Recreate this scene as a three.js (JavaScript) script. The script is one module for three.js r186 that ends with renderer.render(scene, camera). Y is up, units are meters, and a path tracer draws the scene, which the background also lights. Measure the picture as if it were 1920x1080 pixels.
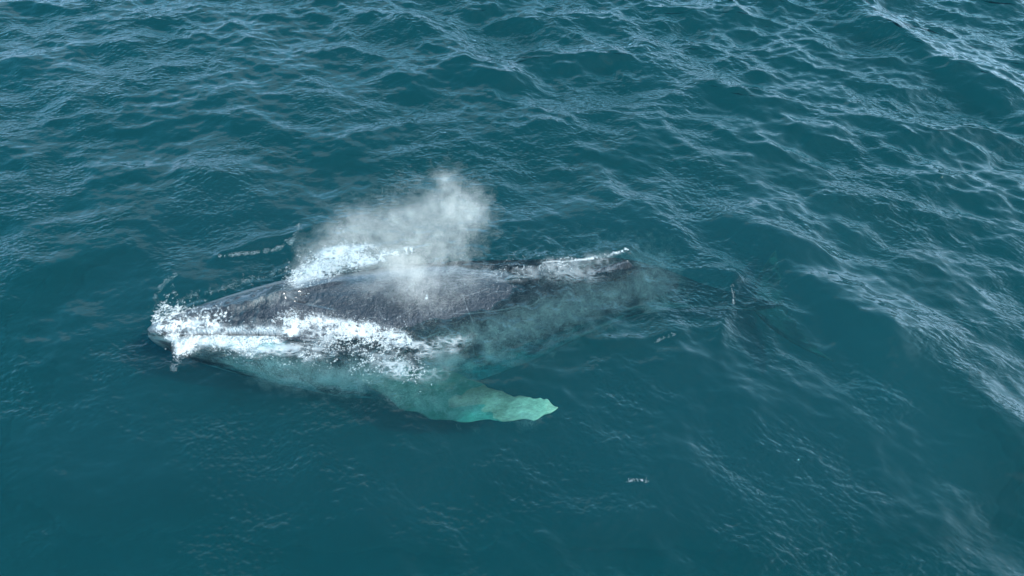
import * as THREE from 'three';
import { mergeGeometries } from 'three/addons/utils/BufferGeometryUtils.js';

// ------------------------------------------------------------------ camera, sky, sun, exposure
const scene = new THREE.Scene();
const CAM_H = 10.0, PITCH = THREE.MathUtils.degToRad(46), VFOV = 42;
const CAM_Z = CAM_H / Math.tan(PITCH);
const camera = new THREE.PerspectiveCamera(VFOV, 16 / 9, 0.1, 6000);
camera.position.set(0, CAM_H, CAM_Z);
camera.lookAt(0, 0, 0);

const renderer = new THREE.WebGLRenderer({ antialias: true });
renderer.setSize(1024, 576);
renderer.toneMapping = THREE.LinearToneMapping;
renderer.toneMappingExposure = 1.0;
renderer.shadowMap.enabled = true;

const SUN_DIR = new THREE.Vector3(0.63, 0.71, 0.32).normalize();
const sun = new THREE.DirectionalLight(new THREE.Color(1.0, 0.955, 0.88), 3.9);
sun.name = 'sun';
sun.position.copy(SUN_DIR).multiplyScalar(60);
sun.castShadow = true;
sun.shadow.mapSize.set(4096, 4096);
Object.assign(sun.shadow.camera, { left: -22, right: 22, top: 22, bottom: -22, near: 1, far: 140 });
scene.add(sun, sun.target);

// ------------------------------------------------------------------ numbers
let seed = 90210;
const rnd = () => { seed = (seed + 0x6d2b79f5) | 0; let t = Math.imul(seed ^ (seed >>> 15), 1 | seed); t = (t + Math.imul(t ^ (t >>> 7), 61 | t)) ^ t; return ((t ^ (t >>> 14)) >>> 0) / 4294967296; };
const gauss = () => Math.sqrt(-2 * Math.log(rnd() + 1e-12)) * Math.cos(6.2831853 * rnd());
const clamp = (x, a = 0, b = 1) => Math.min(b, Math.max(a, x));
const sstep = (a, b, x) => { const t = clamp((x - a) / (b - a)); return t * t * (3 - 2 * t); };
const lerp = (a, b, t) => a + (b - a) * t;
const hash3 = (x, y, z) => { let h = Math.imul(x, 374761393) + Math.imul(y, 668265263) + Math.imul(z, 2147483647 ^ 0x5bd1e995); h = Math.imul(h ^ (h >>> 13), 1274126177); return ((h ^ (h >>> 16)) >>> 0) / 4294967296; };
function noise3(x, y, z) {            // value noise, 0..1
  const ix = Math.floor(x), iy = Math.floor(y), iz = Math.floor(z);
  let fx = x - ix, fy = y - iy, fz = z - iz;
  fx = fx * fx * (3 - 2 * fx); fy = fy * fy * (3 - 2 * fy); fz = fz * fz * (3 - 2 * fz);
  const c = (a, b, d) => hash3(ix + a, iy + b, iz + d);
  return lerp(lerp(lerp(c(0, 0, 0), c(1, 0, 0), fx), lerp(c(0, 1, 0), c(1, 1, 0), fx), fy), lerp(lerp(c(0, 0, 1), c(1, 0, 1), fx), lerp(c(0, 1, 1), c(1, 1, 1), fx), fy), fz);
}
function fbm(x, y, z, n = 4) { let s = 0, a = 0.5, t = 0; for (let i = 0; i < n; i++) { s += a * noise3(x, y, z); t += a; a *= 0.5; x = x * 2.03 + 7.1; y = y * 2.03 + 3.7; z = z * 2.03 + 5.3; } return s / t; }
const ridged = (x, y, z, n = 3) => { let s = 0, a = 0.6, t = 0; for (let i = 0; i < n; i++) { s += a * (1 - Math.abs(2 * noise3(x, y, z) - 1)); t += a; a *= 0.5; x = x * 2.1 + 4.4; y = y * 2.1 + 1.9; z = z * 2.1 + 8.2; } return s / t; };
function curve(pts) {                 // smooth interpolation through [x, value] pairs
  return (x) => {
    const n = pts.length;
    if (x <= pts[0][0]) return pts[0][1];
    if (x >= pts[n - 1][0]) return pts[n - 1][1];
    let i = 0; while (x > pts[i + 1][0]) i++;
    const [x0, y0] = pts[i], [x1, y1] = pts[i + 1], h = x1 - x0, t = (x - x0) / h;
    const m = (k) => (k <= 0 || k >= n - 1) ? (k <= 0 ? (pts[1][1] - pts[0][1]) / (pts[1][0] - pts[0][0]) : (pts[n - 1][1] - pts[n - 2][1]) / (pts[n - 1][0] - pts[n - 2][0])) : (pts[k + 1][1] - pts[k - 1][1]) / (pts[k + 1][0] - pts[k - 1][0]);
    const t2 = t * t, t3 = t2 * t;
    return (2 * t3 - 3 * t2 + 1) * y0 + (t3 - 2 * t2 + t) * h * m(i) + (-2 * t3 + 3 * t2) * y1 + (t3 - t2) * h * m(i + 1);
  };
}
const FOCAL = 540 / Math.tan(THREE.MathUtils.degToRad(VFOV) / 2);
function at(px, py, y = 0) {          // a pixel of the photograph and a height above the sea give a place
  const u = (px - 960) / FOCAL, v = (540 - py) / FOCAL, s = Math.sin(PITCH), c = Math.cos(PITCH);
  const t = (y - CAM_H) / (-s + v * c);
  return new THREE.Vector3(u * t, y, CAM_Z + (-c - v * s) * t);
}

// ------------------------------------------------------------------ sky: clear blue with thin broken cloud
{
  const W = 1024, H = 512, data = new Float32Array(W * H * 4);
  for (let r = 0; r < H; r++) {
    const up = ((r + 0.5) / H - 0.5) * Math.PI, y = Math.sin(up), e = Math.max(y, 0);
    for (let c = 0; c < W; c++) {
      const a = ((c + 0.5) / W - 0.5) * 2 * Math.PI, x = Math.cos(a) * Math.cos(up), z = Math.sin(a) * Math.cos(up);
      const cs = x * SUN_DIR.x + y * SUN_DIR.y + z * SUN_DIR.z;
      const hz = Math.pow(1 - e, 4.2), hb = Math.pow(1 - e, 1.9);
      const glow = 5.6 * Math.pow((1 + cs) / 2, 2.7) * (0.05 + 0.95 * hb) + 0.2 * Math.pow(Math.max(cs, 0), 8) + 0.5 * Math.pow(Math.max(cs, 0), 60);
      let R = lerp(0.01, 1.0, hz) + glow * 0.7, G = lerp(0.26, 1.5, hb) + glow * 0.95, B = lerp(0.56, 2.2, hb) + glow * 1.12;
      if (y > 0.02) {
        const k = 1.6 / (y + 0.12), n = fbm(x * k + 3.3, 1.7, z * k + 9.1, 5);
        const m = sstep(0.55, 0.75, n) * 0.4 * sstep(0.02, 0.1, y);
        R = lerp(R, 1.35, m); G = lerp(G, 1.45, m); B = lerp(B, 1.6, m);
      }
      const o = (r * W + c) * 4; data[o] = R; data[o + 1] = G; data[o + 2] = B; data[o + 3] = 1;
    }
  }
  const t = new THREE.DataTexture(data, W, H, THREE.RGBAFormat, THREE.FloatType);
  t.mapping = THREE.EquirectangularReflectionMapping; t.magFilter = THREE.LinearFilter; t.needsUpdate = true;
  scene.background = t; scene.environment = t;
}

// ------------------------------------------------------------------ sea: wave fields by inverse Fourier transform
function fft1(re, im, n, off, stride, cosT, sinT, tr, ti) {
  for (let i = 0; i < n; i++) { tr[i] = re[off + i * stride]; ti[i] = im[off + i * stride]; }
  for (let i = 1, j = 0; i < n; i++) { let b = n >> 1; for (; j & b; b >>= 1) j ^= b; j ^= b; if (i < j) { let t = tr[i]; tr[i] = tr[j]; tr[j] = t; t = ti[i]; ti[i] = ti[j]; ti[j] = t; } }
  for (let len = 2; len <= n; len <<= 1) {
    const half = len >> 1, step = n / len;
    for (let i = 0; i < n; i += len) for (let k = 0; k < half; k++) {
      const c = cosT[k * step], s = sinT[k * step], a = i + k, b = a + half;
      const xr = tr[b] * c - ti[b] * s, xi = tr[b] * s + ti[b] * c;
      tr[b] = tr[a] - xr; ti[b] = ti[a] - xi; tr[a] += xr; ti[a] += xi;
    }
  }
  for (let i = 0; i < n; i++) { re[off + i * stride] = tr[i]; im[off + i * stride] = ti[i]; }
}
function ifft2(re, im, n) {
  const cosT = new Float64Array(n / 2), sinT = new Float64Array(n / 2), tr = new Float64Array(n), ti = new Float64Array(n);
  for (let i = 0; i < n / 2; i++) { cosT[i] = Math.cos(2 * Math.PI * i / n); sinT[i] = Math.sin(2 * Math.PI * i / n); }
  for (let r = 0; r < n; r++) fft1(re, im, n, r * n, 1, cosT, sinT, tr, ti);
  for (let c = 0; c < n; c++) fft1(re, im, n, c, n, cosT, sinT, tr, ti);
}
// n samples a side over L metres, wavelengths lo..hi, peak wavelength, mean square slope, mean direction, how peaked the directions are
function waves(n, L, lo, hi, peak, mss, dir, pow, choppy, tilt = 4) {
  const H = [new Float64Array(n * n), new Float64Array(n * n)], X = choppy && [new Float64Array(n * n), new Float64Array(n * n)], Z = choppy && [new Float64Array(n * n), new Float64Array(n * n)];
  let sum = 0; const kp = 2 * Math.PI / peak, kmin = 2 * Math.PI / hi, kmax = 2 * Math.PI / lo;
  for (let j = 0; j < n; j++) for (let i = 0; i < n; i++) {
    const kx = 2 * Math.PI / L * (i < n / 2 ? i : i - n), kz = 2 * Math.PI / L * (j < n / 2 ? j : j - n), k = Math.hypot(kx, kz);
    if (k < kmin || k > kmax) continue;
    const cd = (kx * Math.cos(dir) + kz * Math.sin(dir)) / k;
    const D = 0.08 + Math.pow(Math.max(cd, 0), pow);
    const S = Math.pow(k, -tilt) * Math.exp(-Math.pow(kp / k, 2)) * D * (1 - sstep(kmax * 0.6, kmax, k));
    const a = Math.sqrt(S), gr = gauss() * a, gi = gauss() * a, o = j * n + i;
    sum += S * k * k;
    H[0][o] = gr; H[1][o] = gi;
    if (choppy) { X[0][o] = -gi * kx / k; X[1][o] = gr * kx / k; Z[0][o] = -gi * kz / k; Z[1][o] = gr * kz / k; }
  }
  const f = Math.sqrt(mss / sum);
  const out = [H, X, Z].filter(Boolean).map(([re, im]) => { ifft2(re, im, n); const a = new Float32Array(n * n); for (let i = 0; i < a.length; i++) a[i] = re[i] * f; return a; });
  return out;
}
const SEA_N = 1024, SEA_L = 36;
const [seaH, seaX, seaZ] = waves(SEA_N, SEA_L, 0.11, 14, 3.0, 0.088, 1.95, 2.0, true, 4.4);
function tap(a, x, z) {
  let u = (x / SEA_L + 0.5) * SEA_N, v = (z / SEA_L + 0.62) * SEA_N;
  u -= Math.floor(u / SEA_N) * SEA_N; v -= Math.floor(v / SEA_N) * SEA_N;
  const i = Math.floor(u), j = Math.floor(v), f = u - i, g = v - j, i1 = (i + 1) % SEA_N, j1 = (j + 1) % SEA_N;
  return lerp(lerp(a[j * SEA_N + i], a[j * SEA_N + i1], f), lerp(a[j1 * SEA_N + i], a[j1 * SEA_N + i1], f), g);
}
// grid lines: even and fine over the middle, then wider and wider out to the horizon
function gridLines(a, b, step, reach) {
  const n = Math.round((b - a) / step), out = [];
  for (let i = 0; i <= n; i++) out.push(a + (b - a) * i / n);
  let s = step; while (out[out.length - 1] < reach) { s *= 1.16; out.push(out[out.length - 1] + s); }
  s = step; const low = []; let x = a; while (x > -reach) { s *= 1.16; x -= s; low.push(x); }
  return low.reverse().concat(out);
}
function sheet(xs, zs, f) {
  const nx = xs.length, nz = zs.length, p = new Float32Array(nx * nz * 3), uv = new Float32Array(nx * nz * 2), idx = new Uint32Array((nx - 1) * (nz - 1) * 6), q = [0, 0, 0];
  for (let j = 0, o = 0; j < nz; j++) for (let i = 0; i < nx; i++, o++) {
    f(xs[i], zs[j], q, Math.max(i ? xs[i] - xs[i - 1] : 9e9, j ? zs[j] - zs[j - 1] : 9e9));
    p[o * 3] = q[0]; p[o * 3 + 1] = q[1]; p[o * 3 + 2] = q[2]; uv[o * 2] = q[0]; uv[o * 2 + 1] = q[2];
  }
  for (let j = 0, o = 0; j < nz - 1; j++) for (let i = 0; i < nx - 1; i++, o += 6) {
    const a = j * nx + i, b = a + 1, c = a + nx, d = c + 1;
    idx[o] = a; idx[o + 1] = c; idx[o + 2] = b; idx[o + 3] = b; idx[o + 4] = c; idx[o + 5] = d;
  }
  const g = new THREE.BufferGeometry();
  g.setAttribute('position', new THREE.BufferAttribute(p, 3)); g.setAttribute('uv', new THREE.BufferAttribute(uv, 2)); g.setIndex(new THREE.BufferAttribute(idx, 1));
  g.computeVertexNormals();
  return g;
}

// ------------------------------------------------------------------ whale shape: stations along x
const X0 = -6.42, X1 = 5.35;
const midZ = curve([[-6.42, 1.0], [-5.2, 0.78], [-3.9, 0.52], [-2, 0.22], [0, -0.14], [2.15, -0.6], [3.6, -0.78], [5.35, -0.72]]);
const topY = curve([[-6.42, -0.02], [-6.3, 0.06], [-6, 0.13], [-5, 0.25], [-4.3, 0.32], [-3.6, 0.26], [-3, 0.22], [-2, 0.21], [-1, 0.13], [0, 0.02], [0.8, -0.05], [1.5, -0.1], [2.2, -0.15], [3, -0.44], [4, -0.9], [5.35, -1.24]]);
const botY = curve([[-6.42, -0.06], [-6.3, -0.22], [-6, -0.5], [-5, -1.15], [-4, -1.7], [-3, -2.05], [-2, -2.15], [-1, -2.05], [0, -1.8], [1, -1.5], [2, -1.22], [3, -1.16], [4, -1.28], [5.35, -1.38]]);
const halfW = curve([[-6.42, 0.02], [-6.36, 0.16], [-6.2, 0.29], [-5.8, 0.47], [-5.2, 0.67], [-4.5, 0.87], [-3.9, 1.02], [-3, 1.22], [-2, 1.3], [-1, 1.27], [0, 1.14], [1, 0.94], [2, 0.7], [3, 0.46], [4, 0.27], [4.7, 0.18], [5.35, 0.14]]);
const lipU = curve([[-6.42, 0.5], [-6, 0.55], [-5.2, 0.6], [-4.5, 0.63], [-3.9, 0.66], [-3.2, 0.7]]);
const lipY = curve([[-6.42, -0.05], [-6.2, -0.02], [-5.5, 0.05], [-4.8, 0.08], [-4.1, 0.05], [-3.6, -0.1]]);
const knobs = [];
for (let x = -6.12; x < -4.4; x += 0.24) knobs.push([x + gauss() * 0.03, 0.02 * gauss(), 0.05, 0.03]);
for (const s of [-1, 1]) {
  for (let x = -6.05; x < -4.2; x += 0.2) knobs.push([x + gauss() * 0.04, s * (0.78 + 0.06 * gauss()), 0.05, 0.032]);
  for (let x = -5.9; x < -4.4; x += 0.3) knobs.push([x + gauss() * 0.05, s * (0.45 + 0.08 * gauss()), 0.045, 0.024]);
}
const DORSAL = [2.1, -0.58];
function whaleTop(x, u) {               // height of the upper surface at lateral share u of the half width
  const w = halfW(x), top = topY(x), bot = botY(x), yc = lerp(bot, top, 0.56), au = Math.abs(u), z = u * w;
  const round = yc + (top - yc) * Math.pow(Math.max(0, 1 - au * au), 0.48);
  const head = 1 - sstep(-4.25, -3.55, x);
  let y = round;
  if (head > 0) {
    const ul = lipU(x), yl = Math.min(lipY(x), top - 0.02);
    let h;
    if (au < ul) {
      const t = au / ul;
      h = top - (top - yl - 0.05) * Math.pow(t, 2.1) - 0.05 * sstep(0.9, 1, t);
      h += 0.05 * Math.exp(-Math.pow(z / 0.07, 2)) * sstep(-6.2, -5.6, x);           // ridge down the middle of the rostrum
      for (const [kx, ku, r, hh] of knobs) { const dx = x - kx; if (dx > -0.2 && dx < 0.2) { const dz = (u - ku * ul) * w; h += hh * Math.exp(-(dx * dx + dz * dz) / (r * r)); } }
    } else {
      const t = (au - ul) / (1 - ul);
      h = yc + (yl - yc) * Math.pow(Math.max(0, 1 - t * t * t), 0.5) - 0.045 * Math.exp(-Math.pow((au - ul) * w / 0.022, 2));
    }
    y = lerp(round, h, head);
  }
  const dx = x + 4.02;                   // splash guard in front of the two nostrils
  y += 0.15 * Math.exp(-Math.pow(dx / (dx < 0 ? 0.3 : 0.13), 2) - Math.pow(z / 0.2, 2));
  const slit = Math.abs(Math.abs(z) - (0.045 + 0.16 * Math.max(0, x + 4.0)));
  y -= 0.06 * Math.exp(-Math.pow(slit / 0.022, 2)) * sstep(-3.99, -3.9, x) * (1 - sstep(-3.68, -3.6, x));
  y += 0.05 * Math.exp(-Math.pow((Math.abs(z) - (0.12 + 0.3 * (x + 4.0))) / 0.05, 2)) * sstep(-4.0, -3.85, x) * (1 - sstep(-3.3, -2.9, x));
  // dorsal hump and fin
  const fx = x - DORSAL[0], fz = midZ(x) + z - (DORSAL[1] - 0.2 * fx);
  y += 0.06 * Math.exp(-Math.pow(fx / 0.6, 2) - Math.pow(fz / 0.22, 2));
  if (fx > -1.0 && fx < 0.35) { const prof = fx < 0.1 ? Math.pow((fx + 1.0) / 1.1, 1.6) : 1 - Math.pow((fx - 0.1) / 0.25, 0.8); y += 0.23 * Math.max(0, prof) * Math.exp(-Math.pow(fz / 0.055, 2)); }
  // knuckles along the tail stock
  if (x > 2.4) y += 0.03 * Math.max(0, Math.sin((x - 2.4) * 9)) * Math.exp(-Math.pow(z / 0.08, 2));
  return y;
}
function whaleY(x, z) { if (x < X0 || x > X1) return -9; const u = (z - midZ(x)) / halfW(x); return Math.abs(u) > 0.985 ? -9 : whaleTop(x, u); }

// ------------------------------------------------------------------ sea surface
const ridges = [                          // swells and wake crests: [from, to, height, width, width behind]
  [at(1385, 425), at(1640, 640), 0.30, 0.4, 0.9], [at(1640, 640), at(1990, 930), 0.24, 0.45, 0.95], [at(1530, -20), at(1960, 250), 0.28, 0.5, 1.0], [at(1250, 120), at(1700, 330), 0.14, 0.5, 0.8],
  [at(1010, 492), at(1172, 470), 0.11, 0.16, 0.16], [at(1240, 500), at(1375, 520), 0.07, 0.14, 0.22],
  [at(1375, 520), at(1350, 640), 0.06, 0.12, 0.16], [at(1140, 645), at(1275, 625), 0.07, 0.13, 0.2],
  [at(420, 478), at(560, 440), 0.08, 0.12, 0.2], [at(0, 560), at(420, 330), 0.12, 0.7, 1.1],
];
function ridgeY(x, z) {
  let y = 0;
  for (const [a, b, h, w, w2] of ridges) {
    const dx = b.x - a.x, dz = b.z - a.z, l2 = dx * dx + dz * dz, t = ((x - a.x) * dx + (z - a.z) * dz) / l2;
    if (t < -0.5 || t > 1.5) continue;
    const l = Math.sqrt(l2), side = ((x - a.x) * dz - (z - a.z) * dx) / l, e = t < 0 ? t * l : t > 1 ? (t - 1) * l : 0;
    const d = side / (side > 0 ? w2 : w);
    y += h * Math.exp(-d * d - Math.pow(e / (w * 1.5), 2));
  }
  return y;
}
function calm(x, z) {                     // how near the whale: the sea is torn up close by and smoothed over its back
  const u = (z - midZ(clamp(x, X0, X1))) / Math.max(halfW(clamp(x, X0, X1)), 0.3);
  return { u, near: Math.exp(-Math.pow(Math.max(0, Math.abs(u) - 0.7) / 0.8, 2)) * sstep(-7, -6, x) * (1 - sstep(2.2, 4.2, x)) };
}
function seaPoint(x, z, q, step) {
  const fade = clamp(0.25 / Math.max(step, 0.01), 0, 1), { near } = calm(x, z);
  const gust = lerp(0.5, 1.18, sstep(-3.5, 11, -0.75 * z + 0.4 * x));   // less wind in the lee toward the drone
  const am = fade * (1 - 0.62 * near) * gust * (0.66 + 0.68 * fbm(x * 0.22 + 4, 2, z * 0.22 + 1, 2));
  let y = tap(seaH, x, z) * am + ridgeY(x, z) * fade;
  if (near > 0.02 && fade > 0.5) y += near * ((fbm(x * 5, 3, z * 6, 3) - 0.5) * 0.10 + (ridged(x * 2.2, 5, z * 3, 2) - 0.55) * 0.07);
  q[0] = x + 0.5 * tap(seaX, x, z) * am; q[1] = y; q[2] = z + 0.5 * tap(seaZ, x, z) * am;
}
const tmpq = [0, 0, 0];
function seaY(x, z) { let a = x, b = z; for (let i = 0; i < 3; i++) { seaPoint(a, b, tmpq, 0.03); a += x - tmpq[0]; b += z - tmpq[2]; } seaPoint(a, b, tmpq, 0.03); return tmpq[1]; }

// fine ripples, in gusty patches, as relief of the surface
function rippleTexture() {
  const n = 2048, L = 14, [h] = waves(n, L, 0.04, 0.2, 0.5, 0.011, 1.7, 1.6, false), d = new Float32Array(n * n);
  const m = 64, patch = new Float32Array(m * m);
  for (let i = 0; i < m * m; i++) patch[i] = hash3(i % m, Math.floor(i / m), 77);
  const pt = (u, v, s) => { const x = u * s, y = v * s, i = Math.floor(x), j = Math.floor(y); let f = x - i, g = y - j; f = f * f * (3 - 2 * f); g = g * g * (3 - 2 * g); const q = (a, b) => patch[((b + s) % s) * m + ((a + s) % s)]; return lerp(lerp(q(i, j), q(i + 1, j), f), lerp(q(i, j + 1), q(i + 1, j + 1), f), g); };
  for (let j = 0; j < n; j++) for (let i = 0; i < n; i++) {
    const u = i / n, v = j / n, p = 0.5 * pt(u, v, 7) + 0.3 * pt(u, v, 17) + 0.2 * pt(u, v, 41);
    d[j * n + i] = 0.5 + h[j * n + i] * lerp(0.25, 1.7, sstep(0.36, 0.66, p)) / 0.05;
  }
  const t = new THREE.DataTexture(d, n, n, THREE.RedFormat, THREE.FloatType);
  t.wrapS = t.wrapT = THREE.RepeatWrapping; t.magFilter = THREE.LinearFilter; t.repeat.set(1 / L, 1 / L); t.needsUpdate = true;
  return t;
}
const waterMat = new THREE.MeshPhysicalMaterial({ name: 'sea water', color: new THREE.Color(0.62, 0.80, 0.81), roughness: 0.025, ior: 1.333, transmission: 1, thickness: 0, bumpMap: rippleTexture(), bumpScale: 0.05 });
const sea = new THREE.Mesh(sheet(gridLines(-15.8, 15.8, 0.036, 2600), gridLines(-13, 6.6, 0.036, 2600), seaPoint), waterMat);
sea.name = 'sea'; sea.receiveShadow = true;
sea.userData = { kind: 'structure', label: 'choppy teal sea surface with wind ripples', category: 'water' };
scene.add(sea);

// turbid water below: thin sheets of suspended matter, each taking and scattering a little light, down to where nothing shows
const murk = (c, t, thin = true) => new THREE.MeshPhysicalMaterial({ name: 'turbid water', color: c, roughness: 0.02, ior: 1.0, specularIntensity: 0, transmission: t, thickness: 0, transparent: thin, vertexColors: thin });
const upperMurk = murk(new THREE.Color(0.92, 0.985, 0.985), 0.9968), lowerMurk = murk(new THREE.Color(0.52, 0.875, 0.90), 0.978);
const denseMurk = murk(new THREE.Color(0.165, 0.405, 0.422), 0.965, false);
const deepMat = new THREE.MeshStandardMaterial({ name: 'deep water', color: new THREE.Color(0.16, 0.33, 0.33), roughness: 1 });   // pale silty water; the light that reaches it has come down through all the sheets above, and goes back up through them
const level = (g) => { const n = g.attributes.normal; for (let i = 0; i < n.count; i++) n.setXYZ(i, 0, 1, 0); return g; };
const depths = [0.09, 0.22, 0.38, 0.57, 0.85];
const basin = (x, z) => { const dx = Math.max(0, Math.abs(x + 0.1) - 6.2), dz = Math.max(0, Math.abs(z - 0.15) - 2.2); return sstep(0, 4.2, Math.hypot(dx, dz) + 1.3 * (fbm(x * 0.55, 4.4, z * 0.55, 2) - 0.5)); };   // 0 about the whale, 1 where the water is seen only from above
const even = (a, b, step) => { const n = Math.round((b - a) / step), o = []; for (let i = 0; i <= n; i++) o.push(a + (b - a) * i / n); return o; };
const lx = even(-10.6, 10.4, 0.09), lz = even(-6.4, 6.6, 0.09);
depths.forEach((d, i) => {
  const g = level(sheet(lx, lz, (x, z, q) => {
    seaPoint(x, z, q, 0.08); const f = Math.exp(-d * 1.2);
    q[0] = lerp(x, q[0], f); q[2] = lerp(z, q[2], f);
    q[1] = Math.min(-0.03, -d + q[1] * f + (fbm(x * 1.7 + i * 9, i * 3.1, z * 2.4, 4) - 0.5) * Math.min(0.3, 0.1 + d * 0.4) + (ridged(x * 1.1 + i, i * 5.7, z * 2, 3) - 0.5) * 0.09 + (fbm(x * 6, i * 2.2, z * 7, 2) - 0.5) * 0.1) ;
  }));
  const p = g.attributes.position, c = new Float32Array(p.count * 4).fill(1);
  for (let k = 0; k < p.count; k++) c[k * 4 + 3] = 1 - sstep(0.02, 0.75, basin(p.getX(k), p.getZ(k)));
  g.setAttribute('color', new THREE.BufferAttribute(c, 4));
  const all = g.index.array, kept = [];
  for (let k = 0; k < all.length; k += 3) if (c[all[k] * 4 + 3] + c[all[k + 1] * 4 + 3] + c[all[k + 2] * 4 + 3] > 0.004) kept.push(all[k], all[k + 1], all[k + 2]);
  g.setIndex(kept);
  const m = new THREE.Mesh(g, i < 3 ? upperMurk : lowerMurk);
  m.name = 'water_depth'; sea.add(m);
});
const dx3 = gridLines(-15.8, 15.8, 0.12, 2600), dz3 = gridLines(-13, 6.6, 0.12, 2600);
[0.2, 0.4].forEach((d, i) => {
  const m = new THREE.Mesh(level(sheet(dx3, dz3, (x, z, q, step) => { seaPoint(x, z, q, step); q[1] = lerp(-1.4 - d, q[1] - d, basin(x, z)); })), i < 1 ? denseMurk : deepMat);
  m.name = i < 1 ? 'water_depth' : 'deep_water'; sea.add(m);
});

// ------------------------------------------------------------------ humpback whale
const NS = 820, NT = 300, TW = 2048, TH = 1024;
const stationX = [];
{ let acc = 0; const c = [0]; for (let i = 1; i <= NS; i++) { const t = i / NS; acc += t < 0.02 ? 0.35 : t < 0.42 ? 0.75 : 1.3; c.push(acc); } for (let i = 0; i <= NS; i++) stationX.push(lerp(X0, X1, c[i] / acc)); }
function bodyPoint(x, th, out) {        // th 0 at the whale's left (near) side, pi/2 on top
  const w = halfW(x), u = Math.cos(th), s = Math.sin(th), z = midZ(x);
  if (s >= 0) { out[0] = x; out[1] = whaleTop(x, u); out[2] = z + u * w; return; }
  const top = topY(x), bot = botY(x), yc = lerp(bot, top, 0.56), edge = whaleTop(x, u > 0 ? 1 : -1);
  const a = Math.pow(-s, 0.94);
  let y = lerp(edge, yc - (yc - bot), a), zz = z + u * w;
  const pleat = sstep(-6.1, -5.7, x) * (1 - sstep(-0.6, 0.6, x)) * sstep(0.12, 0.3, -s);
  const k = 1 - 0.016 * pleat * (0.5 + 0.5 * Math.cos(th * 58)) / Math.max(w, 0.3);
  out[0] = x; out[1] = yc + (y - yc) * k; out[2] = z + (zz - z) * k;
}
function bodyGeometry() {
  const p = new Float32Array((NS + 1) * (NT + 1) * 3), uv = new Float32Array((NS + 1) * (NT + 1) * 2), idx = [], q = [0, 0, 0];
  for (let i = 0, o = 0; i <= NS; i++) for (let j = 0; j <= NT; j++, o++) {
    const th = -Math.PI + 2 * Math.PI * j / NT; // seam at the far side
    bodyPoint(stationX[i], th, q);
    p.set(q, o * 3); uv[o * 2] = (stationX[i] - X0) / (X1 - X0); uv[o * 2 + 1] = j / NT;
  }
  for (let i = 0; i < NS; i++) for (let j = 0; j < NT; j++) { const a = i * (NT + 1) + j, b = a + 1, c = a + NT + 1, d = c + 1; idx.push(a, b, c, b, d, c); }
  const g = new THREE.BufferGeometry();
  g.setAttribute('position', new THREE.BufferAttribute(p, 3)); g.setAttribute('uv', new THREE.BufferAttribute(uv, 2)); g.setIndex(idx);
  g.computeVertexNormals();
  const n = g.attributes.normal;          // close the seam
  for (let i = 0; i <= NS; i++) { const a = i * (NT + 1), b = a + NT, v = new THREE.Vector3(n.getX(a) + n.getX(b), n.getY(a) + n.getY(b), n.getZ(a) + n.getZ(b)).normalize(); n.setXYZ(a, v.x, v.y, v.z); n.setXYZ(b, v.x, v.y, v.z); }
  return g;
}
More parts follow.
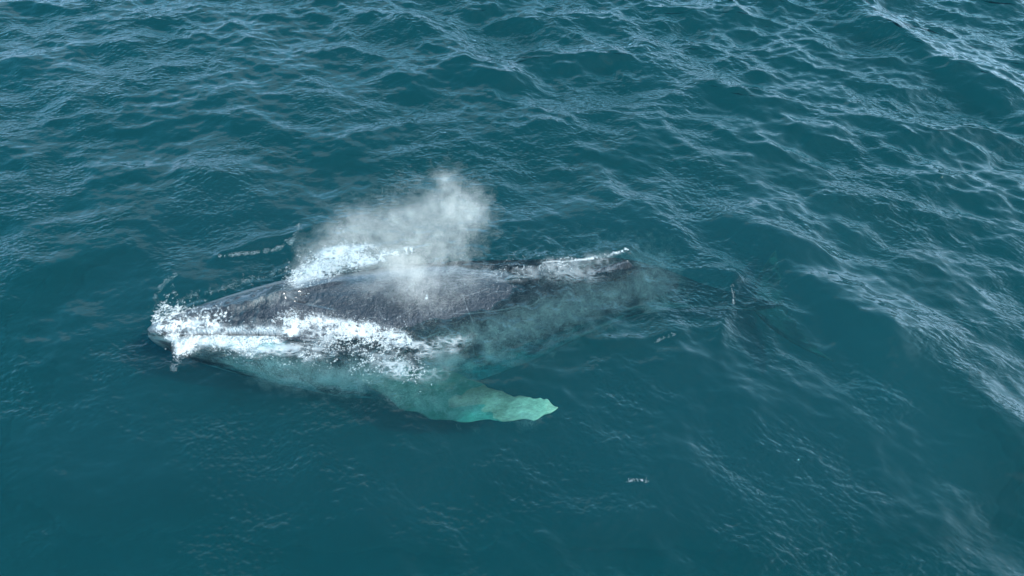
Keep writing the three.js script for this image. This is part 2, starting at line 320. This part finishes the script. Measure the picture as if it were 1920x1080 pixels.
function skinMaps() {
  const col = new Uint8Array(TW * TH * 4), bmp = new Float32Array(TW * TH);
  const put = (o, r, g, b) => { const e = (c) => Math.round(255 * (c <= 0.0031308 ? 12.92 * c : 1.055 * Math.pow(c, 1 / 2.4) - 0.055)); col[o * 4] = e(r); col[o * 4 + 1] = e(g); col[o * 4 + 2] = e(b); col[o * 4 + 3] = 255; };
  const lin = new Float32Array(TW * TH * 3), q = [0, 0, 0];
  for (let j = 0; j < TH; j++) for (let i = 0; i < TW; i++) {
    const x = lerp(X0, X1, (i + 0.5) / TW), th = -Math.PI + 2 * Math.PI * (j + 0.5) / TH, o = j * TW + i, u = Math.cos(th), s = Math.sin(th);
    const girth = 1.2, a = th * girth;
    const n1 = fbm(x * 1.3, a * 1.3 + 3, 1, 4), n2 = fbm(x * 6, a * 6, 5, 3), n3 = noise3(x * 55, a * 55, 8), n4 = noise3(x * 90 + 5, a * 40, 2);
    let R = 0.036, G = 0.037, B = 0.043;
    const m = lerp(0.6, 1.5, n1) * lerp(0.75, 1.25, n2) * lerp(0.85, 1.15, n3);
    R *= m; G *= m; B *= m;
    const mix = (t, r, g, b) => { R = lerp(R, r, t); G = lerp(G, g, t); B = lerp(B, b, t); };
    // paler mottled flanks and belly
    const low = sstep(0.5, -0.25, s + (n1 - 0.5) * 0.9 + (n2 - 0.5) * 0.5);
    mix(low * 0.55 * (1 - 0.5 * sstep(-0.5, 1.5, x)) * sstep(0.3, 0.58, fbm(x * 2.1 + 9, a * 3.1, 3, 4)), 0.42, 0.41, 0.38);
    mix(sstep(-0.35, -0.7, s + (n1 - 0.5) * 0.5) * sstep(-4.6, -3.6, x) * (1 - 0.85 * sstep(-1.8, 0.2, x)), 0.3, 0.3, 0.285);
    // white lower jaw with dark pores, grey chin; shade of the far side painted in
    if (x < -3.3) {
      const ul = lipU(x), jaw = s > 0 ? sstep(ul + 0.0, ul + 0.03, Math.abs(u)) : 1 - sstep(0.02, 0.14, -s + (n2 - 0.5) * 0.2);
      const on = jaw * (1 - sstep(-4.1, -3.85, x + (n2 - 0.5) * 0.5)) * (u > 0 ? 1 : 0.15) * (1 - 0.9 * sstep(0.84, 0.93, Math.abs(u) + (n2 - 0.5) * 0.12));
      const spot = sstep(0.62, 0.75, n4 * 0.6 + n3 * 0.4);
      mix(on * (1 - 0.75 * spot) * lerp(0.35, 1, sstep(-6.05, -5.5, x + (n2 - 0.5) * 0.6)), 0.72, 0.71, 0.68);
      if (s > 0 && u > 0) { const lip = Math.exp(-Math.pow((Math.abs(u) - ul + 0.06) / 0.05, 2)) * sstep(0.35, 0.6, n2 + 0.15) * sstep(-5.9, -5.3, x) * (1 - sstep(-4.2, -3.8, x)); mix(lip * 0.8, 0.6, 0.59, 0.57); }
      if (x < -6.0) mix(0.7 * (1 - sstep(-6.25, -6.0, x + (n2 - 0.5) * 0.3)), 0.34, 0.34, 0.34);
      if (s > 0 && Math.abs(u) < ul) mix(0.35 * sstep(0.55, 0.7, fbm(x * 9, a * 9, 12, 3)), 0.22, 0.21, 0.2);
      // pale sheen painted into the skin on the slope before the blowholes
      mix(0.55 * Math.exp(-Math.pow((x + 4.4) / 0.3, 2) - Math.pow((u * halfW(x) - 0.04) / 0.09, 2)) * sstep(0.35, 0.6, n2 + 0.1), 0.42, 0.39, 0.34);
    }
    lin[o * 3] = R; lin[o * 3 + 1] = G; lin[o * 3 + 2] = B;
    bmp[o] = 0.5 * n3 + 0.3 * n4 + 1.3 * ridged(x * 11, a * 13, 4, 3) + 0.6 * n2;
  }
  // scratches and rake marks, barnacle scars
  const stroke = (x0, t0, x1, t1, w, tone, amount) => {
    const L = Math.ceil(Math.hypot((x1 - x0) * 174, (t1 - t0) * 163) * 1.5), bend = gauss() * 0.03;
    for (let k = 0; k <= L; k++) {
      const f = k / L, x = lerp(x0, x1, f), t = lerp(t0, t1, f) + bend * Math.sin(f * 3.1), ci = (x - X0) / (X1 - X0) * TW, cj = (t + Math.PI) / (2 * Math.PI) * TH, al = amount * (0.55 + 0.45 * noise3(k * 0.15, x0 * 9, 3));
      for (let dj = -2; dj <= 2; dj++) for (let di = -2; di <= 2; di++) {
        const ii = Math.round(ci) + di, jj = Math.round(cj) + dj; if (ii < 0 || jj < 0 || ii >= TW || jj >= TH) continue;
        const e = Math.hypot(ii - ci, jj - cj) / w, c = al * Math.exp(-e * e) * 0.5, o = (jj * TW + ii) * 3;
        for (let q2 = 0; q2 < 3; q2++) lin[o + q2] = lerp(lin[o + q2], tone, c);
      }
    }
  };
  for (let k = 0; k < 90; k++) { const x = -3 + 4.6 * rnd(), t = Math.PI / 2 + (rnd() - 0.5) * 2.2, a = rnd() < 0.5 ? -0.25 + gauss() * 0.2 : 1.2 + gauss() * 0.3, l = 0.1 + 0.5 * rnd() * rnd(); stroke(x, t, x + Math.cos(a) * l, t - Math.sin(a) * l / 1.2, 0.7 + 0.6 * rnd(), 0.22, 0.3 + 0.4 * rnd()); }
  const mark = (ax, ay, bx, by, w) => { const f = (px, py) => { let p = at(px, py, 0.3); for (let i = 0; i < 4; i++) p = at(px, py, Math.max(-0.2, whaleY(p.x, p.z))); return [p.x, Math.acos(clamp((p.z - midZ(p.x)) / halfW(p.x), -1, 1))]; }; const [x0, t0] = f(ax, ay), [x1, t1] = f(bx, by); stroke(x0, t0, x1, t1, w * 0.8, 0.3, 0.5); };
  mark(866, 550, 886, 600, 1.2); mark(854, 533, 858, 550, 1.3); mark(869, 533, 876, 546, 1.2); mark(884, 533, 884, 543, 1.2); mark(868, 555, 915, 541, 1.1);
  mark(806, 515, 912, 513, 1.3); mark(862, 524, 912, 520, 1.1); mark(850, 588, 972, 574, 1.4); mark(972, 574, 1010, 563, 1.2);
  for (let k = 0; k < 260; k++) { const x = -3.4 + 5 * rnd(), t = Math.PI / 2 + (rnd() - 0.5) * 2.4; stroke(x, t, x + 0.004, t, 0.8 + 0.5 * rnd(), 0.5, 0.9); }
  { let p = at(800, 566, 0.4); p = at(800, 566, whaleY(p.x, p.z)); const t = Math.acos((p.z - midZ(p.x)) / halfW(p.x)); for (let k = 0; k < 6; k++) stroke(p.x - 0.016 + gauss() * 0.008, t + gauss() * 0.006, p.x + 0.016, t + gauss() * 0.006, 1.3, 0.6, 0.9); }
  for (let o = 0; o < TW * TH; o++) put(o, lin[o * 3], lin[o * 3 + 1], lin[o * 3 + 2]);
  const map = new THREE.DataTexture(col, TW, TH, THREE.RGBAFormat); map.colorSpace = THREE.SRGBColorSpace;
  const bump = new THREE.DataTexture(bmp, TW, TH, THREE.RedFormat, THREE.FloatType);
  for (const t of [map, bump]) { t.magFilter = THREE.LinearFilter; t.wrapT = THREE.RepeatWrapping; t.needsUpdate = true; }
  return { map, bump };
}
// a fin: stations along its span, each [leading point, trailing point, thickness]
function finGeometry(stations, nChord = 36) {
  const p = [], uv = [], idx = [], n = stations.length;
  stations.forEach(([a, b, th], i) => {
    for (let j = 0; j < 2 * nChord; j++) {
      const up = j < nChord, c = up ? j / nChord : 2 - j / nChord, prof = Math.sqrt(c + 1e-5) * (1 - c) * 1.9 * th * (up ? 1 : -0.7);
      p.push(lerp(a.x, b.x, c), lerp(a.y, b.y, c) + prof, lerp(a.z, b.z, c)); uv.push(i / (n - 1), c);
    }
  });
  const m = 2 * nChord;
  for (let i = 0; i < n - 1; i++) for (let j = 0; j < m; j++) { const a = i * m + j, b = i * m + (j + 1) % m, c = a + m, d = b + m; idx.push(a, c, b, b, c, d); }
  const g = new THREE.BufferGeometry();
  g.setAttribute('position', new THREE.Float32BufferAttribute(p, 3)); g.setAttribute('uv', new THREE.Float32BufferAttribute(uv, 2)); g.setIndex(idx); g.computeVertexNormals();
  return g;
}
function flipper(lead, trail) {           // lead and trail: arrays of Vector3 from root to tip
  const a = new THREE.CatmullRomCurve3(lead), b = new THREE.CatmullRomCurve3(trail), out = [];
  for (let i = 0; i <= 280; i++) {
    const t = i / 280, A = a.getPoint(t), B = b.getPoint(t), close = t > 0.93 ? (t - 0.93) / 0.07 : 0, mid = A.clone().add(B).multiplyScalar(0.5);
    const knob = 0.05 * Math.pow(Math.abs(Math.sin(t * 24)), 2) * (1 - close) * sstep(0.15, 0.3, t);
    const dir = A.clone().sub(B).normalize();
    A.addScaledVector(dir, knob + 0.05 * (fbm(t * 26, 1, 2, 2) - 0.5)); B.addScaledVector(dir, 0.06 * (fbm(t * 30, 4, 7, 2) - 0.5)); B.addScaledVector(dir, 0.02 * Math.sin(t * 40 + 1));
    const k = close ? 1 - Math.sqrt(Math.max(0, 1 - close * close)) : 0;
    A.lerp(mid, k * 0.98); B.lerp(mid, k * 0.98);
    out.push([A, B, 0.075 * (1 - 0.6 * t) * (1 - k)]);
  }
  return finGeometry(out);
}
const V = (x, y, z) => new THREE.Vector3(x, y, z);
const nearFlipper = flipper(
  [at(640, 690, -0.55), at(690, 722, -0.66), at(760, 765, -0.7), at(830, 786, -0.66), at(920, 787, -0.56), at(1000, 783, -0.44), at(1046, 768, -0.36)],
  [at(790, 672, -0.6), at(830, 690, -0.64), at(880, 708, -0.6), at(925, 728, -0.52), at(965, 742, -0.42), at(1012, 747, -0.34), at(1047, 762, -0.36)]);
const farFlipper = flipper(
  [V(-2.9, -1.1, -0.7), V(-2.5, -1.35, -1.2), V(-1.9, -1.6, -1.7), V(-1.1, -1.8, -2.1), V(-0.2, -1.9, -2.3), V(0.35, -1.95, -2.35)],
  [V(-2.1, -1.2, -0.8), V(-1.8, -1.4, -1.15), V(-1.3, -1.6, -1.5), V(-0.7, -1.8, -1.85), V(-0.1, -1.9, -2.1), V(0.35, -1.95, -2.3)]);
function fluke(side) {
  const out = [], root = V(4.95, -1.3, -0.72);
  for (let i = 0; i <= 60; i++) {
    const t = i / 60, z = root.z + side * (0.02 + 1.8 * t), lx = root.x - 0.05 + 0.95 * Math.pow(t, 1.4), chord = 0.62 * (1 - Math.pow(t, 1.7)) + 0.02, y = root.y + 0.02 + (side > 0 ? 0.5 : -0.15) * t * t;
    out.push([V(lx, y, z), V(lx + chord + 0.05 * Math.sin(t * 30) * (1 - t), y, z), 0.07 * (1 - 0.75 * t)]);
  }
  return finGeometry(out);
}
const { map: skinMap, bump: skinBump } = skinMaps();
const skinMat = new THREE.MeshPhysicalMaterial({ name: 'wet whale skin', map: skinMap, bumpMap: skinBump, bumpScale: 0.042, roughness: 0.4, ior: 1.36, clearcoat: 1, clearcoatRoughness: 0.12 });
const sunkSkinMat = new THREE.MeshPhysicalMaterial({ name: 'whale skin against water', map: skinMap, bumpMap: skinBump, bumpScale: 0.03, roughness: 0.7, specularIntensity: 0 });   // skin meets water, not air: no gloss
function splitAtWater(g) {
  const p = g.attributes.position, ix = g.index.array, dry = [], wet = [];
  for (let i = 0; i < ix.length; i += 3) {
    const a = ix[i], x = p.getX(a), z = p.getZ(a);
    (p.getY(a) > (Math.abs(x) < 7 && p.getY(a) > -0.25 ? seaY(x, z) : 0) - 0.01 ? dry : wet).push(ix[i], ix[i + 1], ix[i + 2]);
  }
  g.setIndex(dry.concat(wet)); g.clearGroups(); g.addGroup(0, dry.length, 0); g.addGroup(dry.length, wet.length, 1);
  return g;
}
function finMap(light) {
  const n = 512, d = new Uint8Array(n * 256 * 4);
  for (let j = 0; j < 256; j++) for (let i = 0; i < n; i++) {
    const u = i / n * 3.4, v = j / 256, f = fbm(u * 3, v * 3, light * 7, 4), g = noise3(u * 25, v * 25, 4), o = (j * n + i) * 4;
    const w = light ? lerp(0.42, 0.86, sstep(0.15, 0.75, f * 0.5 + (i / n - 0.42) * 0.9)) * lerp(0.86, 1.05, g) * lerp(0.84, 1.08, fbm(u * 7, v * 6, 3, 3)) : (lerp(0.12, 0.26, sstep(0.4, 0.62, f)) + 0.16 * sstep(0.6, 0.9, i / n)) * lerp(0.8, 1.1, g);
    d[o] = 244 * w; d[o + 1] = 242 * w; d[o + 2] = 204 * w; d[o + 3] = 255;
  }
  const t = new THREE.DataTexture(d, n, 256, THREE.RGBAFormat); t.colorSpace = THREE.SRGBColorSpace; t.magFilter = THREE.LinearFilter; t.needsUpdate = true; return t;
}
const flipperMat = new THREE.MeshStandardMaterial({ name: 'white flipper skin', map: finMap(1), roughness: 0.5 });
const flukeMat = new THREE.MeshStandardMaterial({ name: 'fluke skin', map: finMap(0), roughness: 0.5 });
const whaleBody = splitAtWater(bodyGeometry()), fins = mergeGeometries([nearFlipper, farFlipper]), tail = mergeGeometries([fluke(1), fluke(-1)]), cuts = whaleBody.groups.slice();
const whaleShape = mergeGeometries([whaleBody, fins, tail]); whaleShape.clearGroups();
cuts.forEach((c) => whaleShape.addGroup(c.start, c.count, c.materialIndex));
whaleShape.addGroup(whaleBody.index.count, fins.index.count, 2); whaleShape.addGroup(whaleBody.index.count + fins.index.count, tail.index.count, 3);
const whale = new THREE.Mesh(whaleShape, [skinMat, sunkSkinMat, flipperMat, flukeMat]);
whale.name = 'humpback_whale'; whale.castShadow = whale.receiveShadow = true;
whale.userData = { label: 'dark grey humpback whale surfacing, white jaw and pale flipper under water', category: 'whale' };
scene.add(whale);

// ------------------------------------------------------------------ foam, splashes and the blow: many drops each
const foamMat = new THREE.MeshStandardMaterial({ name: 'foam', color: new THREE.Color(0.95, 0.925, 0.9), roughness: 0.35 });
const mistMat = new THREE.MeshStandardMaterial({ name: 'mist drops', color: new THREE.Color(0.96, 0.87, 0.79), roughness: 0.6 });
function drops(n, spread, flat, r0, r1, detail) {   // one clump of n separate drops
  const parts = [];
  for (let i = 0; i < n; i++) {
    const g = detail ? new THREE.IcosahedronGeometry(1, 0) : new THREE.TetrahedronGeometry(1, 0), r = lerp(r0, r1, rnd() * rnd());
    let x, y, z; do { x = 2 * rnd() - 1; y = 2 * rnd() - 1; z = 2 * rnd() - 1; } while (x * x + y * y + z * z > 1);
    g.rotateX(rnd() * 6).rotateY(rnd() * 6).scale(r * (0.8 + 0.5 * rnd()), r * (0.7 + 0.4 * rnd()), r).translate(x * spread, y * spread * flat, z * spread);
    parts.push(g);
  }
  const g = mergeGeometries(parts); parts.forEach((p) => p.dispose()); return g;
}
const foamClumps = [drops(9, 0.013, 0.6, 0.0015, 0.005, true), drops(10, 0.018, 0.5, 0.0015, 0.005, true)];
const sprayClump = drops(5, 0.05, 1, 0.003, 0.008, true);
const bubbleClump = drops(70, 0.1, 0.6, 0.001, 0.0028, false);
const mistClump = drops(130, 0.08, 1, 0.0008, 0.0016, false);
function stuff(name, label, category, geometry, material, places, group) {
  const o = new THREE.InstancedMesh(geometry, material, places.length), d = new THREE.Object3D();
  places.forEach(([x, y, z, s], i) => { d.position.set(x, y, z); d.rotation.set(0, rnd() * 6.28, 0); if (geometry === mistClump || geometry === bubbleClump || geometry === sprayClump) d.rotation.set(rnd() * 6, rnd() * 6, rnd() * 6); else d.rotation.set((rnd() - 0.5) * 0.9, rnd() * 6.28, (rnd() - 0.5) * 0.9); d.scale.setScalar(s); d.updateMatrix(); o.setMatrixAt(i, d.matrix); });
  o.name = name; o.userData = { kind: 'stuff', label, category }; if (group) o.userData.group = group;
  o.castShadow = o.receiveShadow = true; scene.add(o); return o;
}
const surfaceY = (x, z) => Math.max(seaY(x, z), whaleY(x, z));
// foam along a line in the photograph: px width, how lacy (noise threshold), how high it is thrown
function foamLine(pts, count, width, thr, high, freq = 9, opt = {}) {
  const c = new THREE.CatmullRomCurve3(pts.map(([x, y]) => new THREE.Vector3(x, y, 0))), out = []; let tries = 0;
  while (out.length < count && tries++ < count * 40) {
    const t = rnd(), p = c.getPoint(t), wd = width * (opt.taper ? lerp(opt.taper[0], opt.taper[1], t) : 1);
    const ox = gauss() * wd * 0.3, oy = gauss() * wd * 0.5;
    let g = at(p.x + ox, p.y + oy, 0); g = at(p.x + ox, p.y + oy, Math.max(-0.1, surfaceY(g.x, g.z))); g = at(p.x + ox, p.y + oy, Math.max(-0.1, surfaceY(g.x, g.z)));
    const n = ridged(g.x * freq, 3.3, g.z * freq, 3) * 0.65 + fbm(g.x * freq * 0.35, 8, g.z * freq * 0.35, 3) * 0.35;
    if (n < thr + 0.1 * (rnd() - 0.5) + (Math.abs(oy) / (wd + 1e-6)) * 0.06) continue;
    const up = high * Math.pow(rnd(), 3) * sstep(thr, thr + 0.2, n), s = (opt.size ?? 1) * lerp(0.5, 1.3, rnd());
    out.push([g.x, surfaceY(g.x, g.z) + 0.004 + up + (opt.sink ? -opt.sink * rnd() : 0), g.z, s]);
  }
  return out;
}
const [clumpA, clumpB] = foamClumps;
const lace = (() => {                      // foam film: webs of bubbles with holes
  const n = 1024, d = new Uint8Array(n * n * 4), L = 3.2;
  for (let j = 0; j < n; j++) for (let i = 0; i < n; i++) {
    const x = i / n * L, y = j / n * L, wx = x + 0.12 * fbm(x * 4, y * 4, 1, 2), wy = y + 0.1 * fbm(x * 4, y * 4, 9, 2);
    const r = ridged(wx * 9, wy * 15, 2, 4), c = fbm(wx * 2.2, wy * 3.2, 6, 4), v = Math.round(255 * clamp(sstep(0.44, 0.95, r * 0.62 + c * 0.52) * 1.1));
    const o = (j * n + i) * 4; d[o] = d[o + 1] = d[o + 2] = v; d[o + 3] = 255;
  }
  const t = new THREE.DataTexture(d, n, n, THREE.RGBAFormat); t.wrapS = t.wrapT = THREE.MirroredRepeatWrapping; t.magFilter = THREE.LinearFilter; t.repeat.set(1 / L, 1 / L); t.needsUpdate = true; return t;
})();
const filmMat = new THREE.MeshStandardMaterial({ name: 'foam film', color: new THREE.Color(0.95, 0.925, 0.9), roughness: 0.5, transparent: true, alphaMap: lace, vertexColors: true });
// film of foam lying on the water or running over the skin along a line of the photograph; cover is how much of the middle it hides
function film(lines, name, label, category, group) {
  const geos = lines.map(([pts, width, cover, ends = [1, 1]], li) => {
    const c = new THREE.CatmullRomCurve3(pts.map(([x, y]) => new THREE.Vector3(x, y, 0))), len = c.getLength(), n = Math.max(8, Math.round(len / 4)), m = Math.max(8, Math.round(width / 2.5)), p = [], uv = [], col = [], idx = [];
    for (let i = 0; i <= n; i++) for (let j = 0; j <= m; j++) {
      const t = i / n, q = c.getPoint(t), k = 2 * j / m - 1, wd = width * lerp(ends[0], ends[1], t) * (0.7 + 0.6 * fbm(t * len * 0.03, li * 3.1, k * 0.5, 2));
      const X = q.x, Y = q.y + k * wd; let g = at(X, Y, 0);
      for (let r = 0; r < 3; r++) g = at(X, Y, Math.max(-0.12, surfaceY(g.x, g.z)));
      p.push(g.x, surfaceY(g.x, g.z) + 0.006 + li * 0.002, g.z); uv.push(g.x + li * 1.3, g.z * 1.0 + li * 0.7);
      const f = fbm(g.x * 2.6, li * 5, g.z * 3.4, 3), a = clamp(cover * sstep(1, 0.35, Math.abs(k)) * sstep(0, 0.1, t) * sstep(1, 0.86, t) * sstep(0.3, 0.62, f));
      col.push(1, 1, 1, a);
    }
    for (let i = 0; i < n; i++) for (let j = 0; j < m; j++) { const a = i * (m + 1) + j, b = a + 1, cc = a + m + 1, d = cc + 1; idx.push(a, b, cc, b, d, cc); }
    const g = new THREE.BufferGeometry(); g.setAttribute('position', new THREE.Float32BufferAttribute(p, 3)); g.setAttribute('uv', new THREE.Float32BufferAttribute(uv, 2)); g.setAttribute('color', new THREE.Float32BufferAttribute(col, 4)); g.setIndex(idx); g.computeVertexNormals();
    return g;
  });
  const o = new THREE.Mesh(mergeGeometries(geos), filmMat); o.name = name; o.userData = { kind: 'stuff', label, category }; if (group) o.userData.group = group;
  o.castShadow = o.receiveShadow = true; scene.add(o); return o;
}
film([[[[505, 612], [580, 608], [660, 616], [740, 632], [830, 652]], 28, 1.15, [1, 0.6]], [[[430, 660], [520, 656], [620, 668], [720, 690], [860, 690]], 30, 0.5, [0.5, 1]], [[[560, 632], [650, 640], [760, 655], [900, 640]], 24, 0.5]], 'flank_wash', 'lacy white wash streaming back along the whale near flank', 'foam');
film([[[[286, 588], [330, 602], [370, 612], [430, 614]], 28, 0.85, [1, 0.4]], [[[284, 600], [305, 615], [340, 640]], 22, 0.7], [[[320, 655], [370, 645], [450, 650], [520, 655]], 16, 0.65, [1, 0.6]]], 'snout_wash', 'thin water and foam running off the whale snout and jaw', 'foam');
film([[[[545, 520], [600, 508], [680, 490], [790, 466]], 26, 0.85, [1, 0.35]], [[[560, 495], [640, 478], [720, 470]], 22, 0.8]], 'blowhole_wash', 'sheet of foamy water on the far side by the blowholes', 'foam');
film([[[[1000, 492], [1080, 488], [1140, 480], [1182, 468]], 4, 0.3, [0.4, 1]], [[[880, 500], [980, 505], [1080, 505], [1160, 492]], 34, 0.24]], 'dorsal_wash', 'thin foamy water pouring over the back by the dorsal fin', 'foam');
stuff('flank_foam', 'thick white foam band where water washes over the whale flank', 'foam', clumpA, foamMat,
  [...foamLine([[520, 612], [580, 608], [640, 612], [700, 622], [770, 640]], 4000, 17, 0.6, 0.10, 14, { taper: [1.1, 0.5] }), ...foamLine([[600, 622], [680, 632], [760, 640]], 2200, 28, 0.66, 0.03, 18), ...foamLine([[440, 655], [520, 650], [600, 655], [690, 672], [800, 700]], 1200, 36, 0.71, 0.01, 16)]);
stuff('snout_splash', 'tangled white splash breaking over the whale snout', 'splash', clumpA, foamMat,
  [...foamLine([[310, 595], [350, 608], [410, 615]], 3600, 30, 0.68, 0.07, 17), ...foamLine([[335, 660], [365, 640], [420, 634]], 1800, 18, 0.66, 0.07, 17), ...foamLine([[290, 598], [308, 612], [335, 640]], 1100, 14, 0.66, 0.06, 18), ...foamLine([[330, 668], [345, 655], [352, 640]], 500, 7, 0.6, 0.08, 18), ...foamLine([[305, 575], [340, 582], [390, 590], [430, 592]], 500, 12, 0.7, 0.05, 18)]);
stuff('blowhole_foam', 'white churned foam on the far side behind the blowhole', 'foam', clumpB, foamMat,
  [...foamLine([[545, 522], [590, 512], [640, 500], [700, 482], [775, 468]], 3600, 24, 0.64, 0.10, 12, { taper: [1.2, 0.2] }), ...foamLine([[570, 500], [620, 485], [680, 478]], 1400, 26, 0.69, 0.12, 14)]);
stuff('dorsal_foam', 'thin white foam crest curling over the dorsal fin', 'foam', clumpA, foamMat,
  [...foamLine([[1075, 489], [1110, 485], [1150, 478], [1178, 469]], 420, 2.4, 0.62, 0.012, 22, { size: 0.8 }), ...foamLine([[940, 500], [1010, 500], [1080, 498]], 300, 26, 0.73, 0.004, 24, { size: 0.7 })]);
stuff('wake_crest_foam', 'beaded foam line on a small crest beside the whale head', 'foam', sprayClump, foamMat,
  [...foamLine([[410, 482], [470, 475], [520, 466], [553, 448]], 170, 3, 0.5, 0.01, 16, { taper: [0.5, 1.5], size: 0.7 }), ...foamLine([[530, 462], [550, 450], [560, 420]], 40, 6, 0.5, 0.02, 16, { size: 0.7 })]);
stuff('head_edge_spray', 'loose spray drops along the shaded far edge of the head', 'spray', sprayClump, foamMat,
  [...foamLine([[330, 565], [400, 545], [470, 525], [540, 508]], 150, 8, 0.6, 0.06, 18, { size: 0.6 }), ...foamLine([[288, 560], [305, 535], [335, 508]], 30, 3, 0.58, 0.02, 16, { size: 0.8 }), ...foamLine([[322, 525], [325, 545], [330, 555]], 8, 3, 0.5, 0.02, 16, { size: 0.7 }), ...foamLine([[322, 695], [335, 675], [350, 665]], 30, 6, 0.55, 0.03, 16, { size: 0.8 })]);
[[[[1176, 903], [1195, 901], [1216, 903]], 46, 'white fleck made as a sun glint on smooth dark water'], [[[1372, 535], [1375, 560], [1376, 570]], 46, 'white fleck made as a sun glint on the wake crest behind the dorsal fin'], [[[1228, 642], [1252, 630], [1270, 625]], 34, 'broken white fleck made as a sun glint on a low crest near the submerged flank']].forEach(([l, n, label], i) => stuff(i ? 'glint_fleck_' + String(i).padStart(3, '0') : 'glint_fleck', label, 'foam', clumpA, foamMat, foamLine(l, n, 4, 0.5, 0.004, 18, { size: 0.6 }), 'sun glints on open water modelled as white flecks'));  // white drops modelled in place of sun glints on the water
stuff('foam_spray', 'fine white spray hanging over the foam at the whale sides', 'spray', mistClump, mistMat,
  [...foamLine([[520, 606], [600, 602], [690, 612], [780, 640]], 700, 20, 0.4, 0.14, 3, { size: 0.6 }), ...foamLine([[300, 590], [350, 600], [420, 612]], 420, 26, 0.45, 0.12, 4, { size: 0.6 }), ...foamLine([[545, 515], [640, 492], [760, 465]], 520, 22, 0.4, 0.12, 3, { size: 0.6 }), ...foamLine([[345, 658], [400, 650], [480, 655]], 220, 12, 0.45, 0.05, 4, { size: 0.6 })]);
// air beaten into the water over the sunken flank
const bubbleMat = new THREE.MeshStandardMaterial({ name: 'bubbles', color: new THREE.Color(0.62, 0.62, 0.58), roughness: 0.6 });
stuff('flank_bubbles', 'pale cloud of fine bubbles in the water over the sunken flank', 'bubbles', bubbleClump, bubbleMat,
  [...foamLine([[820, 640], [900, 610], [980, 575], [1060, 545], [1140, 520], [1260, 520]], 8200, 66, 0.49, 0, 2.2, { sink: 0.16 }), ...foamLine([[470, 672], [600, 690], [720, 690], [860, 672]], 3800, 34, 0.53, 0, 3, { sink: 0.2 }), ...foamLine([[700, 715], [800, 738], [900, 752], [1010, 762]], 600, 24, 0.5, 0, 4, { sink: 0.3 })].map(([x, y, z, s]) => [x, y - 0.05, z, s]));

// the blow: drops thrown from the blowholes and carried off by the wind
{
  const puffs = [];   // [place, radius x, y, z, weight]
  const puff = (px, py, y, rx, ry, rz, w) => puffs.push([at(px, py, y), rx, ry, rz, w]);
  puff(552, 535, 0.62, 0.10, 0.12, 0.10, 0.20); puff(562, 520, 0.72, 0.14, 0.16, 0.13, 0.30); puff(575, 500, 0.85, 0.20, 0.2, 0.18, 0.5); puff(600, 470, 1.0, 0.28, 0.26, 0.24, 0.8);
  puff(640, 440, 1.15, 0.36, 0.28, 0.3, 1.2); puff(690, 420, 1.3, 0.42, 0.28, 0.34, 1.5); puff(740, 405, 1.45, 0.45, 0.28, 0.36, 1.8); puff(800, 395, 1.6, 0.45, 0.32, 0.4, 2.3);
  puff(850, 385, 1.7, 0.4, 0.34, 0.4, 2.4); puff(885, 400, 1.65, 0.26, 0.3, 0.34, 1.2); puff(842, 355, 1.85, 0.24, 0.24, 0.26, 1.0); puff(836, 338, 1.95, 0.13, 0.18, 0.15, 0.34); puff(660, 405, 1.3, 0.3, 0.22, 0.26, 0.5);
  puff(780, 440, 1.25, 0.5, 0.26, 0.36, 1.7); puff(850, 440, 1.3, 0.4, 0.24, 0.36, 1.1); puff(700, 465, 1.05, 0.5, 0.22, 0.3, 1.3); puff(760, 490, 0.95, 0.36, 0.24, 0.3, 2.3); puff(775, 525, 0.85, 0.32, 0.22, 0.26, 2.0);
  puff(800, 560, 0.7, 0.42, 0.2, 0.28, 1.0); puff(700, 530, 0.75, 0.42, 0.16, 0.24, 0.8); puff(720, 500, 0.9, 0.5, 0.22, 0.3, 2.0); puff(820, 475, 1.05, 0.5, 0.25, 0.36, 1.5); puff(640, 480, 0.95, 0.36, 0.2, 0.26, 0.9); puff(870, 520, 0.75, 0.4, 0.2, 0.3, 0.6);
  const total = puffs.reduce((s, p) => s + p[4], 0), places = []; let tries = 0;
  while (places.length < 9300 && tries++ < 400000) {
    let r = rnd() * total, k = 0; while ((r -= puffs[k][4]) > 0 && k < puffs.length - 1) k++;
    const [c, rx, ry, rz] = puffs[k];
    const x = c.x + gauss() * rx * 0.66, y = c.y + gauss() * ry * 0.66, z = c.z + gauss() * rz * 0.66;
    const n = fbm(x * 0.9 - y * 0.5 + 3, y * 1.5 + x * 0.3, z * 1.2, 4);
    if (rnd() > 0.34 + 0.66 * sstep(0.36, 0.64, n)) continue;
    if (y < surfaceY(x, z) + 0.02) continue;
    places.push([x, y, z, lerp(0.7, 1.3, rnd())]);
  }
  stuff('blow_drops', 'larger drops scattered through the blow above the whale back', 'spray', sprayClump, mistMat, places.filter((p, i) => i % 28 === 0).map(([x, y, z]) => [x, y, z, 0.35 + 0.3 * rnd()]));
  stuff('whale_blow', 'pale grey cloud of mist blown from the whale blowholes', 'mist', mistClump, mistMat, places);
}

renderer.render(scene, camera);
